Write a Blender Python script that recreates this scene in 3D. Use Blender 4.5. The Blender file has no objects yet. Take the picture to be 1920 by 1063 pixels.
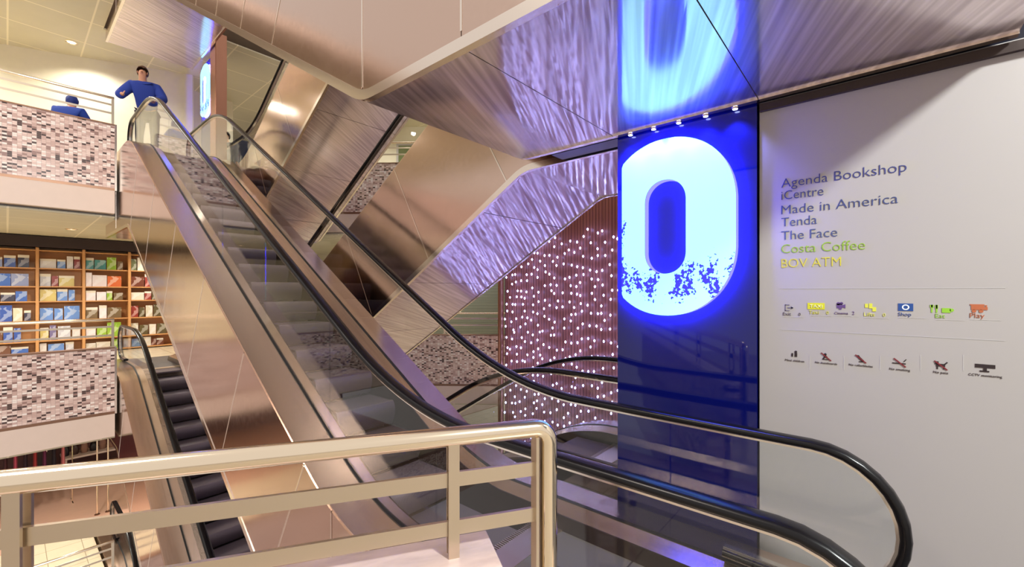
import bpy, bmesh, math, random
from mathutils import Vector, Matrix
random.seed(7)
C = bpy.context.scene.collection
SC = bpy.context.scene
PI = math.pi

# ------------------------------------------------------------------ camera, world, exposure
EYE = 1.75
FPX = 806.0
U = Vector((0.762, 0.648, 0))            # viewing direction on plan (the escalators run along +Y)
cam_d = bpy.data.cameras.new('camera'); cam = bpy.data.objects.new('camera', cam_d); C.objects.link(cam)
cam_d.sensor_width = 36.0; cam_d.lens = FPX/1920*36.0
cam_d.shift_y = 13.5/1920
cam_d.clip_start = 0.05; cam_d.clip_end = 200
cam.location = (0, 0, EYE)
cam.rotation_euler = (PI/2, 0, math.atan2(-0.762, 0.648))
SC.camera = cam

W = bpy.data.worlds.new('world'); SC.world = W; W.use_nodes = True
bgn = W.node_tree.nodes['Background']
bgn.inputs[0].default_value = (1.0, 0.90, 0.83, 1); bgn.inputs[1].default_value = 0.7

SC.view_settings.view_transform = 'Standard'
SC.view_settings.look = 'None'
SC.view_settings.gamma = 1
SC.view_settings.use_curve_mapping = False
SC.view_settings.exposure = 0.22
SC.cycles.sample_clamp_indirect = 5.0

def area(name, loc, target, size, power, col):
    d = bpy.data.lights.new(name, 'AREA'); d.shape = 'RECTANGLE'; d.size, d.size_y = size
    d.energy = power; d.color = col
    o = bpy.data.objects.new(name, d); C.objects.link(o); o.location = loc
    o.rotation_euler = (Vector(target)-Vector(loc)).to_track_quat('-Z', 'Y').to_euler()
    return o
# ceiling lamp over the landing behind the viewer, then an overhead fill
area('landing_ceiling_light', (0.9, -3.4, 5.2), (3.1, 0.2, 1.4), (0.5, 0.5), 430, (0.95, 1.0, 0.97))
area('atrium_fill', (-3.5, 4.5, 10.5), (1.5, 7.0, 2.0), (3.0, 3.0), 520, (1.0, 0.88, 0.78))  # unseen light added overhead to fill the atrium

# ------------------------------------------------------------------ helpers
def px_wall(px, py, X):
    """point of the vertical plane x = X seen at a pixel of the 1920 x 1063 frame"""
    r = (px-960)/FPX
    yc = X/(0.648*r+0.762); xc = r*yc
    return (-0.762*xc+0.648*yc, EYE-(py-545)/FPX*yc)
def cam_pt(px, d, z=0.0):
    xc = (px-960)/FPX*d
    return Vector((0.648*xc+0.762*d, -0.762*xc+0.648*d, z))

class MB:
    def __init__(s): s.v = []; s.f = []; s.m = []
    def add(s, vs, fs, mi=0):
        b = len(s.v); s.v += [tuple(v) for v in vs]
        for f in fs: s.f.append([b+i for i in f]); s.m.append(mi)
        return s
    def box(s, x0, x1, y0, y1, z0, z1, mi=0):
        return s.add([(x0,y0,z0),(x1,y0,z0),(x1,y1,z0),(x0,y1,z0),(x0,y0,z1),(x1,y0,z1),(x1,y1,z1),(x0,y1,z1)],
              [(0,3,2,1),(4,5,6,7),(0,1,5,4),(1,2,6,5),(2,3,7,6),(3,0,4,7)], mi)
    def prism(s, poly, z0, z1, mi=0):
        n = len(poly)
        vs = [(p[0],p[1],z0) for p in poly]+[(p[0],p[1],z1) for p in poly]
        fs = [tuple(range(n-1,-1,-1)), tuple(range(n,2*n))]+[(i,(i+1)%n,n+(i+1)%n,n+i) for i in range(n)]
        return s.add(vs, fs, mi)
    def xprism(s, poly, x0, x1, mi=0):          # polygon given in (y, z), extruded along x
        n = len(poly)
        vs = [(x0,p[0],p[1]) for p in poly]+[(x1,p[0],p[1]) for p in poly]
        fs = [tuple(range(n)), tuple(range(2*n-1,n-1,-1))]+[(i,n+i,n+(i+1)%n,(i+1)%n) for i in range(n)]
        return s.add(vs, fs, mi)
    def tube(s, pts, r, n=12, mi=0, cap=True):
        pts = [Vector(p) for p in pts]; rings = []
        up = None
        for i, p in enumerate(pts):
            t = (pts[min(i+1,len(pts)-1)]-pts[max(i-1,0)]).normalized()
            if up is None:
                a = Vector((0,0,1)) if abs(t.z) < .9 else Vector((1,0,0))
                up = (a-t*a.dot(t)).normalized()
            else: up = (up-t*up.dot(t)).normalized()
            w = t.cross(up)
            rr = r[i] if isinstance(r, (list,tuple)) else r
            rings.append([p+(up*math.cos(2*PI*k/n)+w*math.sin(2*PI*k/n))*rr for k in range(n)])
        vs = [v for R in rings for v in R]; fs = []
        for i in range(len(pts)-1):
            for k in range(n):
                fs.append((i*n+k, i*n+(k+1)%n, (i+1)*n+(k+1)%n, (i+1)*n+k))
        if cap: fs += [tuple(range(n-1,-1,-1)), tuple(range((len(pts)-1)*n, len(pts)*n))]
        return s.add(vs, fs, mi)
    def sweep(s, path, sec, closed=True, mi=0):
        """section (x, n) swept along a path in the (y, z) plane"""
        P = [Vector((p[0],p[1])) for p in path]; N = len(P); k = len(sec); vs = []
        for i in range(N):
            d0 = (P[i]-P[max(i-1,0)]); d1 = (P[min(i+1,N-1)]-P[i])
            d0 = d0.normalized() if d0.length > 1e-9 else d1.normalized()
            d1 = d1.normalized() if d1.length > 1e-9 else d0
            t = (d0+d1).normalized(); sc = 1/max(.5, t.dot(d1)); nv = Vector((-t.y, t.x))*sc
            for (x, n) in sec: vs.append((x, P[i].x+nv.x*n, P[i].y+nv.y*n))
        fs = []
        for i in range(N-1):
            for j in range(k if closed else k-1):
                fs.append((i*k+j, i*k+(j+1)%k, (i+1)*k+(j+1)%k, (i+1)*k+j))
        if closed: fs += [tuple(range(k-1,-1,-1)), tuple(range((N-1)*k, N*k))]
        return s.add(vs, fs, mi)
    def lathe(s, prof, n=20, c=(0,0,0), mi=0):
        vs = []; 
        for (r, z) in prof:
            for k in range(n): vs.append((c[0]+r*math.cos(2*PI*k/n), c[1]+r*math.sin(2*PI*k/n), c[2]+z))
        fs = [(i*n+k, i*n+(k+1)%n, (i+1)*n+(k+1)%n, (i+1)*n+k) for i in range(len(prof)-1) for k in range(n)]
        return s.add(vs, fs, mi)
    def mesh(s, name, mats, smooth=None, bevel=0):
        me = bpy.data.meshes.new(name); me.from_pydata(s.v, [], s.f)
        for m in (mats if isinstance(mats, (list,tuple)) else [mats]): me.materials.append(m)
        for p, mi in zip(me.polygons, s.m): p.material_index = mi
        bm = bmesh.new(); bm.from_mesh(me)
        bmesh.ops.recalc_face_normals(bm, faces=bm.faces)
        if bevel: bmesh.ops.bevel(bm, geom=list(bm.edges), offset=bevel, segments=2, affect='EDGES', profile=.5, clamp_overlap=True)
        bm.to_mesh(me); bm.free()
        if smooth is not None:
            me.polygons.foreach_set('use_smooth', [True]*len(me.polygons))
            try: me.set_sharp_from_angle(angle=math.radians(smooth))
            except Exception: pass
        me.update(); return me
    def obj(s, name, mats, parent=None, smooth=None, bevel=0, loc=None, rotz=None):
        o = bpy.data.objects.new(name, s.mesh(name, mats, smooth, bevel)); C.objects.link(o)
        if parent: o.parent = parent
        if loc is not None: o.location = loc
        if rotz is not None: o.rotation_euler.z = rotz
        return o
def tag(o, label, cat, group=None, kind=None):
    o['label'] = label; o['category'] = cat
    if group: o['group'] = group
    if kind: o['kind'] = kind
    return o
def thing(name, label, cat, loc=(0,0,0), rotz=0, group=None):
    o = bpy.data.objects.new(name, None); C.objects.link(o); o.location = loc; o.rotation_euler.z = rotz
    o.empty_display_size = .1
    return tag(o, label, cat, group)
def struct(o): o['kind'] = 'structure'; return o
def copy_tree(o, parent=None):
    c = o.copy(); C.objects.link(c)
    if parent: c.parent = parent
    for ch in list(o.children): copy_tree(ch, c)
    return c
def fillet(pts, tl, n=8):
    out = [pts[0]]
    for i in range(1, len(pts)-1):
        p = Vector(pts[i]); a = (Vector(pts[i-1])-p); b = (Vector(pts[i+1])-p)
        L = min(tl, a.length*.49, b.length*.49); a.normalize(); b.normalize()
        p0 = p+a*L; p1 = p+b*L
        for k in range(n+1):
            t = k/n; q = p0*(1-t)**2+p*2*t*(1-t)+p1*t*t; out.append(tuple(q))
    out.append(pts[-1]); return out

# ------------------------------------------------------------------ materials
def lin(c): return tuple((x/255/12.92 if x/255 <= .04045 else ((x/255+.055)/1.055)**2.4) for x in c)+(1,)
def node_mat(name):
    m = bpy.data.materials.new(name); m.use_nodes = True
    nt = m.node_tree; return m, nt, nt.nodes['Principled BSDF']
def pbr(name, rgb, rough=.5, metal=0., noise=.0, nscale=6., bump=0., spec=.5, coat=0., stretch=(1,1,1), em=None, ems=0.):
    m, nt, b = node_mat(name); N = nt.nodes; L = nt.links
    b.inputs['Base Color'].default_value = lin(rgb); b.inputs['Roughness'].default_value = rough
    b.inputs['Metallic'].default_value = metal; b.inputs['Specular IOR Level'].default_value = spec
    b.inputs['Coat Weight'].default_value = coat; b.inputs['Coat Roughness'].default_value = .05
    if em: b.inputs['Emission Color'].default_value = lin(em); b.inputs['Emission Strength'].default_value = ems
    if noise or bump:
        tc = N.new('ShaderNodeTexCoord'); mp = N.new('ShaderNodeMapping'); nz = N.new('ShaderNodeTexNoise')
        mp.inputs['Scale'].default_value = stretch; nz.inputs['Scale'].default_value = nscale; nz.inputs['Detail'].default_value = 4
        L.new(tc.outputs['Object'], mp.inputs[0]); L.new(mp.outputs[0], nz.inputs['Vector'])
        if noise:
            mx = N.new('ShaderNodeMix'); mx.data_type = 'RGBA'; c = lin(rgb)
            mx.inputs[6].default_value = tuple(max(0,x*(1-noise)) for x in c[:3])+(1,)
            mx.inputs[7].default_value = tuple(min(1,x*(1+noise)) for x in c[:3])+(1,)
            L.new(nz.outputs['Fac'], mx.inputs[0]); L.new(mx.outputs[2], b.inputs['Base Color'])
        if bump:
            bp = N.new('ShaderNodeBump'); bp.inputs['Strength'].default_value = bump; bp.inputs['Distance'].default_value = .01
            L.new(nz.outputs['Fac'], bp.inputs['Height']); L.new(bp.outputs[0], b.inputs['Normal'])
    return m
def brushed(name, rgb, rough=.22, stretch=(1,60,60), nscale=3., bump=.05, wav=.12, rvar=.12, wscale=1.3):
    """brushed sheet metal: fine streaks along one axis over slow waves of the sheet"""
    m, nt, b = node_mat(name); N = nt.nodes; L = nt.links
    b.inputs['Base Color'].default_value = lin(rgb); b.inputs['Metallic'].default_value = 1.0
    tc = N.new('ShaderNodeTexCoord'); mp = N.new('ShaderNodeMapping'); mp.inputs['Scale'].default_value = stretch
    nz = N.new('ShaderNodeTexNoise'); nz.inputs['Scale'].default_value = nscale; nz.inputs['Detail'].default_value = 3
    wz = N.new('ShaderNodeTexNoise'); wz.inputs['Scale'].default_value = wscale; wz.inputs['Detail'].default_value = 1
    L.new(tc.outputs['Object'], mp.inputs[0]); L.new(mp.outputs[0], nz.inputs['Vector']); L.new(tc.outputs['Object'], wz.inputs['Vector'])
    mr = N.new('ShaderNodeMapRange'); mr.inputs[1].default_value = .3; mr.inputs[2].default_value = .7
    mr.inputs[3].default_value = max(.02, rough-rvar); mr.inputs[4].default_value = rough+rvar
    L.new(nz.outputs['Fac'], mr.inputs[0]); L.new(mr.outputs[0], b.inputs['Roughness'])
    b1 = N.new('ShaderNodeBump'); b1.inputs['Strength'].default_value = bump; b1.inputs['Distance'].default_value = .01
    b2 = N.new('ShaderNodeBump'); b2.inputs['Strength'].default_value = wav; b2.inputs['Distance'].default_value = .1
    L.new(nz.outputs['Fac'], b1.inputs['Height']); L.new(wz.outputs['Fac'], b2.inputs['Height'])
    L.new(b2.outputs[0], b1.inputs['Normal']); L.new(b1.outputs[0], b.inputs['Normal'])
    return m
def glassy(name, tint=(.95,.965,.96), refl=1.0, rough=.01):
    m = bpy.data.materials.new(name); m.use_nodes = True; nt = m.node_tree; N = nt.nodes; L = nt.links; N.clear()
    o = N.new('ShaderNodeOutputMaterial'); mx = N.new('ShaderNodeMixShader'); t = N.new('ShaderNodeBsdfTransparent'); g = N.new('ShaderNodeBsdfGlossy')
    fr = N.new('ShaderNodeFresnel'); ge = N.new('ShaderNodeNewGeometry'); io = N.new('ShaderNodeMix')
    io.inputs[2].default_value = 1.45; io.inputs[3].default_value = 1/1.45      # thin pane: the same at both faces
    L.new(ge.outputs['Backfacing'], io.inputs[0]); L.new(io.outputs[0], fr.inputs[0])
    mt = N.new('ShaderNodeMath'); mt.operation = 'MULTIPLY'; mt.inputs[1].default_value = refl
    t.inputs[0].default_value = tint+(1,); g.inputs['Roughness'].default_value = rough
    L.new(fr.outputs[0], mt.inputs[0]); L.new(mt.outputs[0], mx.inputs[0]); L.new(t.outputs[0], mx.inputs[1]); L.new(g.outputs[0], mx.inputs[2]); L.new(mx.outputs[0], o.inputs[0])
    return m
def emis(name, rgb, s):
    m, nt, b = node_mat(name); b.inputs['Base Color'].default_value = lin(rgb)
    b.inputs['Emission Color'].default_value = lin(rgb); b.inputs['Emission Strength'].default_value = s
    b.inputs['Roughness'].default_value = .3; return m
def mosaic(name):
    m, nt, b = node_mat(name); N = nt.nodes; L = nt.links
    tc = N.new('ShaderNodeTexCoord'); sp = N.new('ShaderNodeSeparateXYZ'); L.new(tc.outputs['Object'], sp.inputs[0])
    def cell(src, size):
        d = N.new('ShaderNodeMath'); d.operation = 'DIVIDE'; d.inputs[1].default_value = size; L.new(src, d.inputs[0])
        f = N.new('ShaderNodeMath'); f.operation = 'FLOOR'; L.new(d.outputs[0], f.inputs[0])
        r = N.new('ShaderNodeMath'); r.operation = 'FRACT'; L.new(d.outputs[0], r.inputs[0]); return f.outputs[0], r.outputs[0]
    cx, fx = cell(sp.outputs[0], .058); cz, fz = cell(sp.outputs[2], .034)
    cb = N.new('ShaderNodeCombineXYZ'); L.new(cx, cb.inputs[0]); L.new(cz, cb.inputs[1])
    wn = N.new('ShaderNodeTexWhiteNoise'); wn.noise_dimensions = '2D'; L.new(cb.outputs[0], wn.inputs['Vector'])
    cr = N.new('ShaderNodeValToRGB'); cr.color_ramp.interpolation = 'CONSTANT'; e = cr.color_ramp.elements
    e[0].position = 0; e[0].color = lin((80,58,54)); e[1].position = .11; e[1].color = lin((156,122,114))
    for p, c in ((.20,(206,174,164)),(.42,(222,194,184)),(.68,(236,212,202)),(.86,(248,236,228))):
        q = e.new(p); q.color = lin(c)
    L.new(wn.outputs['Value'], cr.inputs[0])
    def edge(src, w):
        g = N.new('ShaderNodeMath'); g.operation = 'LESS_THAN'; g.inputs[1].default_value = w; L.new(src, g.inputs[0]); return g.outputs[0]
    mxx = N.new('ShaderNodeMath'); mxx.operation = 'MAXIMUM'; L.new(edge(fx,.05), mxx.inputs[0]); L.new(edge(fz,.08), mxx.inputs[1])
    mx = N.new('ShaderNodeMix'); mx.data_type = 'RGBA'; mx.inputs[7].default_value = lin((170,150,142))
    L.new(mxx.outputs[0], mx.inputs[0]); L.new(cr.outputs[0], mx.inputs[6]); L.new(mx.outputs[2], b.inputs['Base Color'])
    b.inputs['Roughness'].default_value = .28; return m
def tiles(name, rgb, size, rough, seam, w=.012, noise=.1, axes=(0,1)):
    m, nt, b = node_mat(name); N = nt.nodes; L = nt.links
    tc = N.new('ShaderNodeTexCoord'); sp = N.new('ShaderNodeSeparateXYZ'); L.new(tc.outputs['Object'], sp.inputs[0])
    es = []
    for ax, sz in zip(axes, size):
        d = N.new('ShaderNodeMath'); d.operation = 'DIVIDE'; d.inputs[1].default_value = sz; L.new(sp.outputs[ax], d.inputs[0])
        r = N.new('ShaderNodeMath'); r.operation = 'FRACT'; L.new(d.outputs[0], r.inputs[0])
        g = N.new('ShaderNodeMath'); g.operation = 'LESS_THAN'; g.inputs[1].default_value = w/sz; L.new(r.outputs[0], g.inputs[0]); es.append(g.outputs[0])
    mxx = N.new('ShaderNodeMath'); mxx.operation = 'MAXIMUM'; L.new(es[0], mxx.inputs[0]); L.new(es[1], mxx.inputs[1])
    nz = N.new('ShaderNodeTexNoise'); nz.inputs['Scale'].default_value = 3; nz.inputs['Detail'].default_value = 5; L.new(tc.outputs['Object'], nz.inputs['Vector'])
    a = N.new('ShaderNodeMix'); a.data_type = 'RGBA'; c = lin(rgb)
    a.inputs[6].default_value = tuple(x*(1-noise) for x in c[:3])+(1,); a.inputs[7].default_value = tuple(min(1,x*(1+noise)) for x in c[:3])+(1,)
    L.new(nz.outputs['Fac'], a.inputs[0])
    mx = N.new('ShaderNodeMix'); mx.data_type = 'RGBA'; mx.inputs[7].default_value = lin(seam)
    L.new(mxx.outputs[0], mx.inputs[0]); L.new(a.outputs[2], mx.inputs[6]); L.new(mx.outputs[2], b.inputs['Base Color'])
    b.inputs['Roughness'].default_value = rough; return m
def stripes(name, c0, c1, scale, rough, metal=0., axis='X', bump=.3):
    """fine ribs (treads, planks, slats) as a wave"""
    m, nt, b = node_mat(name); N = nt.nodes; L = nt.links
    tc = N.new('ShaderNodeTexCoord'); wv = N.new('ShaderNodeTexWave'); wv.bands_direction = axis; wv.inputs['Scale'].default_value = scale
    wv.inputs['Distortion'].default_value = 0; L.new(tc.outputs['Object'], wv.inputs['Vector'])
    mx = N.new('ShaderNodeMix'); mx.data_type = 'RGBA'; mx.inputs[6].default_value = lin(c0); mx.inputs[7].default_value = lin(c1)
    L.new(wv.outputs['Fac'], mx.inputs[0]); L.new(mx.outputs[2], b.inputs['Base Color'])
    bp = N.new('ShaderNodeBump'); bp.inputs['Strength'].default_value = bump; bp.inputs['Distance'].default_value = .004
    L.new(wv.outputs['Fac'], bp.inputs['Height']); L.new(bp.outputs[0], b.inputs['Normal'])
    b.inputs['Roughness'].default_value = rough; b.inputs['Metallic'].default_value = metal; return m

M = {}
M['clad'] = brushed('steel_cladding', (208,184,170), .16, (1,12,12), 2., .0, .05, .02)
def soffit_mat():
    m, nt, b = node_mat('soffit_sheet'); N = nt.nodes; L = nt.links
    cr = N.new('ShaderNodeValToRGB'); cr.color_ramp.elements[0].position = .36; cr.color_ramp.elements[0].color = lin((204,190,192))  # streaks in the colour paint smeared reflections along with the brush grain
    cr.color_ramp.elements[1].position = .68; cr.color_ramp.elements[1].color = lin((240,228,228)); b.inputs['Metallic'].default_value = 1.0
    tc = N.new('ShaderNodeTexCoord'); cb = N.new('ShaderNodeCombineXYZ')
    for i, v in enumerate(((-.404*20,.915*20,0),(.915*.5,.404*.5,0))):
        dt = N.new('ShaderNodeVectorMath'); dt.operation = 'DOT_PRODUCT'; dt.inputs[1].default_value = v
        L.new(tc.outputs['Object'], dt.inputs[0]); L.new(dt.outputs['Value'], cb.inputs[i])
    nz = N.new('ShaderNodeTexNoise'); nz.inputs['Scale'].default_value = 1.6; nz.inputs['Detail'].default_value = 1.5; L.new(cb.outputs[0], nz.inputs['Vector'])
    mr = N.new('ShaderNodeMapRange'); mr.inputs[1].default_value = .3; mr.inputs[2].default_value = .7; mr.inputs[3].default_value = .07; mr.inputs[4].default_value = .13
    b.inputs['Anisotropic'].default_value = .95            # the brushing smears reflections along its own direction
    tv_ = N.new('ShaderNodeCombineXYZ'); tv_.inputs[0].default_value = .915; tv_.inputs[1].default_value = .404
    L.new(tv_.outputs[0], b.inputs['Tangent'])
    L.new(nz.outputs['Fac'], mr.inputs[0]); L.new(mr.outputs[0], b.inputs['Roughness']); L.new(nz.outputs['Fac'], cr.inputs[0]); L.new(cr.outputs[0], b.inputs['Base Color'])
    b1 = N.new('ShaderNodeBump'); b1.inputs['Strength'].default_value = .025; b1.inputs['Distance'].default_value = .01
    L.new(nz.outputs['Fac'], b1.inputs['Height']); L.new(b1.outputs[0], b.inputs['Normal'])
    # satin haze of the brushed finish next to its clear reflection
    g = N.new('ShaderNodeBsdfGlossy'); L.new(cr.outputs[0], g.inputs['Color']); g.inputs['Roughness'].default_value = .5
    mx = N.new('ShaderNodeMixShader'); mx.inputs[0].default_value = .35; out = N['Material Output']
    L.new(b1.outputs[0], g.inputs['Normal'])
    L.new(b.outputs[0], mx.inputs[1]); L.new(g.outputs[0], mx.inputs[2]); L.new(mx.outputs[0], out.inputs[0])
    return m
M['soffit'] = soffit_mat()
M['deck'] = brushed('deck_metal', (226,202,184), .24, (30,.6,.6), 2., .01, .02, .03)
M['skirt'] = pbr('dark_skirt', (58,46,46), .3, .6)
M['trim'] = pbr('edge_trim', (235,225,215), .18, 1.)
M['rubber'] = pbr('black_rubber', (12,11,14), .25, 0, spec=.32)
M['gasket'] = pbr('black_gasket', (14,12,12), .5)
M['glass'] = glassy('balustrade_glass', refl=.8)
M['core'] = pbr('seam_metal', (232,212,200), .5)
M['tread'] = stripes('step_tread', (86,76,84), (126,114,124), 50, .42, .45, 'X', .5)
M['steel'] = pbr('polished_steel', (246,232,208), .12, 1.)
M['satin'] = pbr('satin_steel', (216,202,182), .3, 1.)
M['mosaic'] = mosaic('mosaic_tile')
M['fascia'] = pbr('fascia_paint', (226,206,192), .4, noise=.04)
M['copper'] = brushed('copper_column', (176,128,106), .35, (30,30,1), 2., .03, .02, .08)
M['bronze'] = pbr('bronze_strip', (150,116,96), .35, 1.)
M['white'] = pbr('sign_white', (172,166,164), .42, noise=.02, nscale=2, spec=.3)
M['cream'] = pbr('cream_wall', (220,212,188), .55, noise=.05)
M['floor'] = tiles('grey_floor_tile', (84,78,74), (.6,.6), .5, (40,36,36))
M['beige'] = tiles('beige_floor_tile', (216,200,170), (.6,.6), .22, (150,136,110))
M['wood'] = pbr('pink_wood_floor', (206,164,140), .28, noise=.14, nscale=2.5, stretch=(1,14,1))
M['ceil'] = tiles('ceiling_tile', (204,198,172), (1.2,1.2), .5, (236,228,200), .03, .05)
M['marble'] = pbr('marble', (196,174,168), .22, noise=.3, nscale=7, bump=.02, stretch=(1,3,1))
M['oak'] = pbr('shelf_oak', (206,150,92), .45, noise=.12, nscale=6, stretch=(1,1,8))
M['dark'] = pbr('dark_brown', (46,30,26), .45)
M['ink'] = pbr('near_black', (14,12,14), .4)
M['plank'] = stripes('plank_wall', (126,70,60), (168,104,86), 5.2, .4, 0, 'X', .4)
M['shutter'] = stripes('roller_shutter', (92,100,88), (150,156,140), 6, .35, .4, 'Z', .6)
M['led'] = emis('led_white', (164,172,255), 18)
M['lamp'] = emis('lamp_white', (255,244,226), 8)
M['navy'] = pbr('blue_glass', (10,16,88), .03, 0, spec=.5)
M['glow'] = emis('blue_backlight', (58,56,255), 190)

# ------------------------------------------------------------------ escalators
TAN = math.tan(math.radians(30)); STO = 4.44
def z_top(s):                                   # underside of the handrail
    if s < .27: return .56+math.sqrt(max(0,.37**2-(s-.27)**2))
    if s > 12.03: return 5.0+math.sqrt(max(0,.37**2-(s-12.03)**2))
    d = s-2.39; w = .75
    a = .93+TAN*(0 if d < -w else (d if d > w else (d+w)**2/(4*w)))
    d2 = s-10.087
    return a-TAN*(0 if d2 < -w else (d2 if d2 > w else (d2+w)**2/(4*w)))
def z_deck(s):
    d = s-2.74; w = .5
    a = .13+TAN*(0 if d < -w else (d if d > w else (d+w)**2/(4*w)))
    d2 = s-10.43
    return a-TAN*(0 if d2 < -w else (d2 if d2 > w else (d2+w)**2/(4*w)))
def rail_path():
    p = [(.7,.2),(.27,.19)]
    for k in range(1,16): a = -PI/2-PI*k/16; p.append((.27+.37*math.cos(a), .56+.37*math.sin(a)))
    s = .27
    while s < 12.03:
        p.append((s, z_top(s))); s += (.1 if (s < 3.4 and s > 1.4) or (s > 9.1 and s < 11) else .5)
    p.append((12.03, z_top(12.03)))
    for k in range(1,16): a = PI/2-PI*k/16; p.append((12.03+.37*math.cos(a), 5.0+.37*math.sin(a)))
    p += [(12.03,4.63),(11.6,4.64)]
    return p
RAIL = rail_path()
def deck_path(s0=-.02, s1=12.36):
    p = []; s = s0
    while s < s1-.01:
        p.append((s, z_deck(s))); s += (.1 if 2 < s < 3.4 or 9.8 < s < 11.1 else .6)
    p.append((s1, z_deck(s1))); return p
DECK = deck_path()
_cache = {}
def cm(key, fn):
    if key not in _cache: _cache[key] = fn()
    return _cache[key]
def put(me, name, parent, loc=(0,0,0)):
    o = bpy.data.objects.new(name, me); C.objects.link(o); o.parent = parent; o.location = loc; return o

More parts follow.
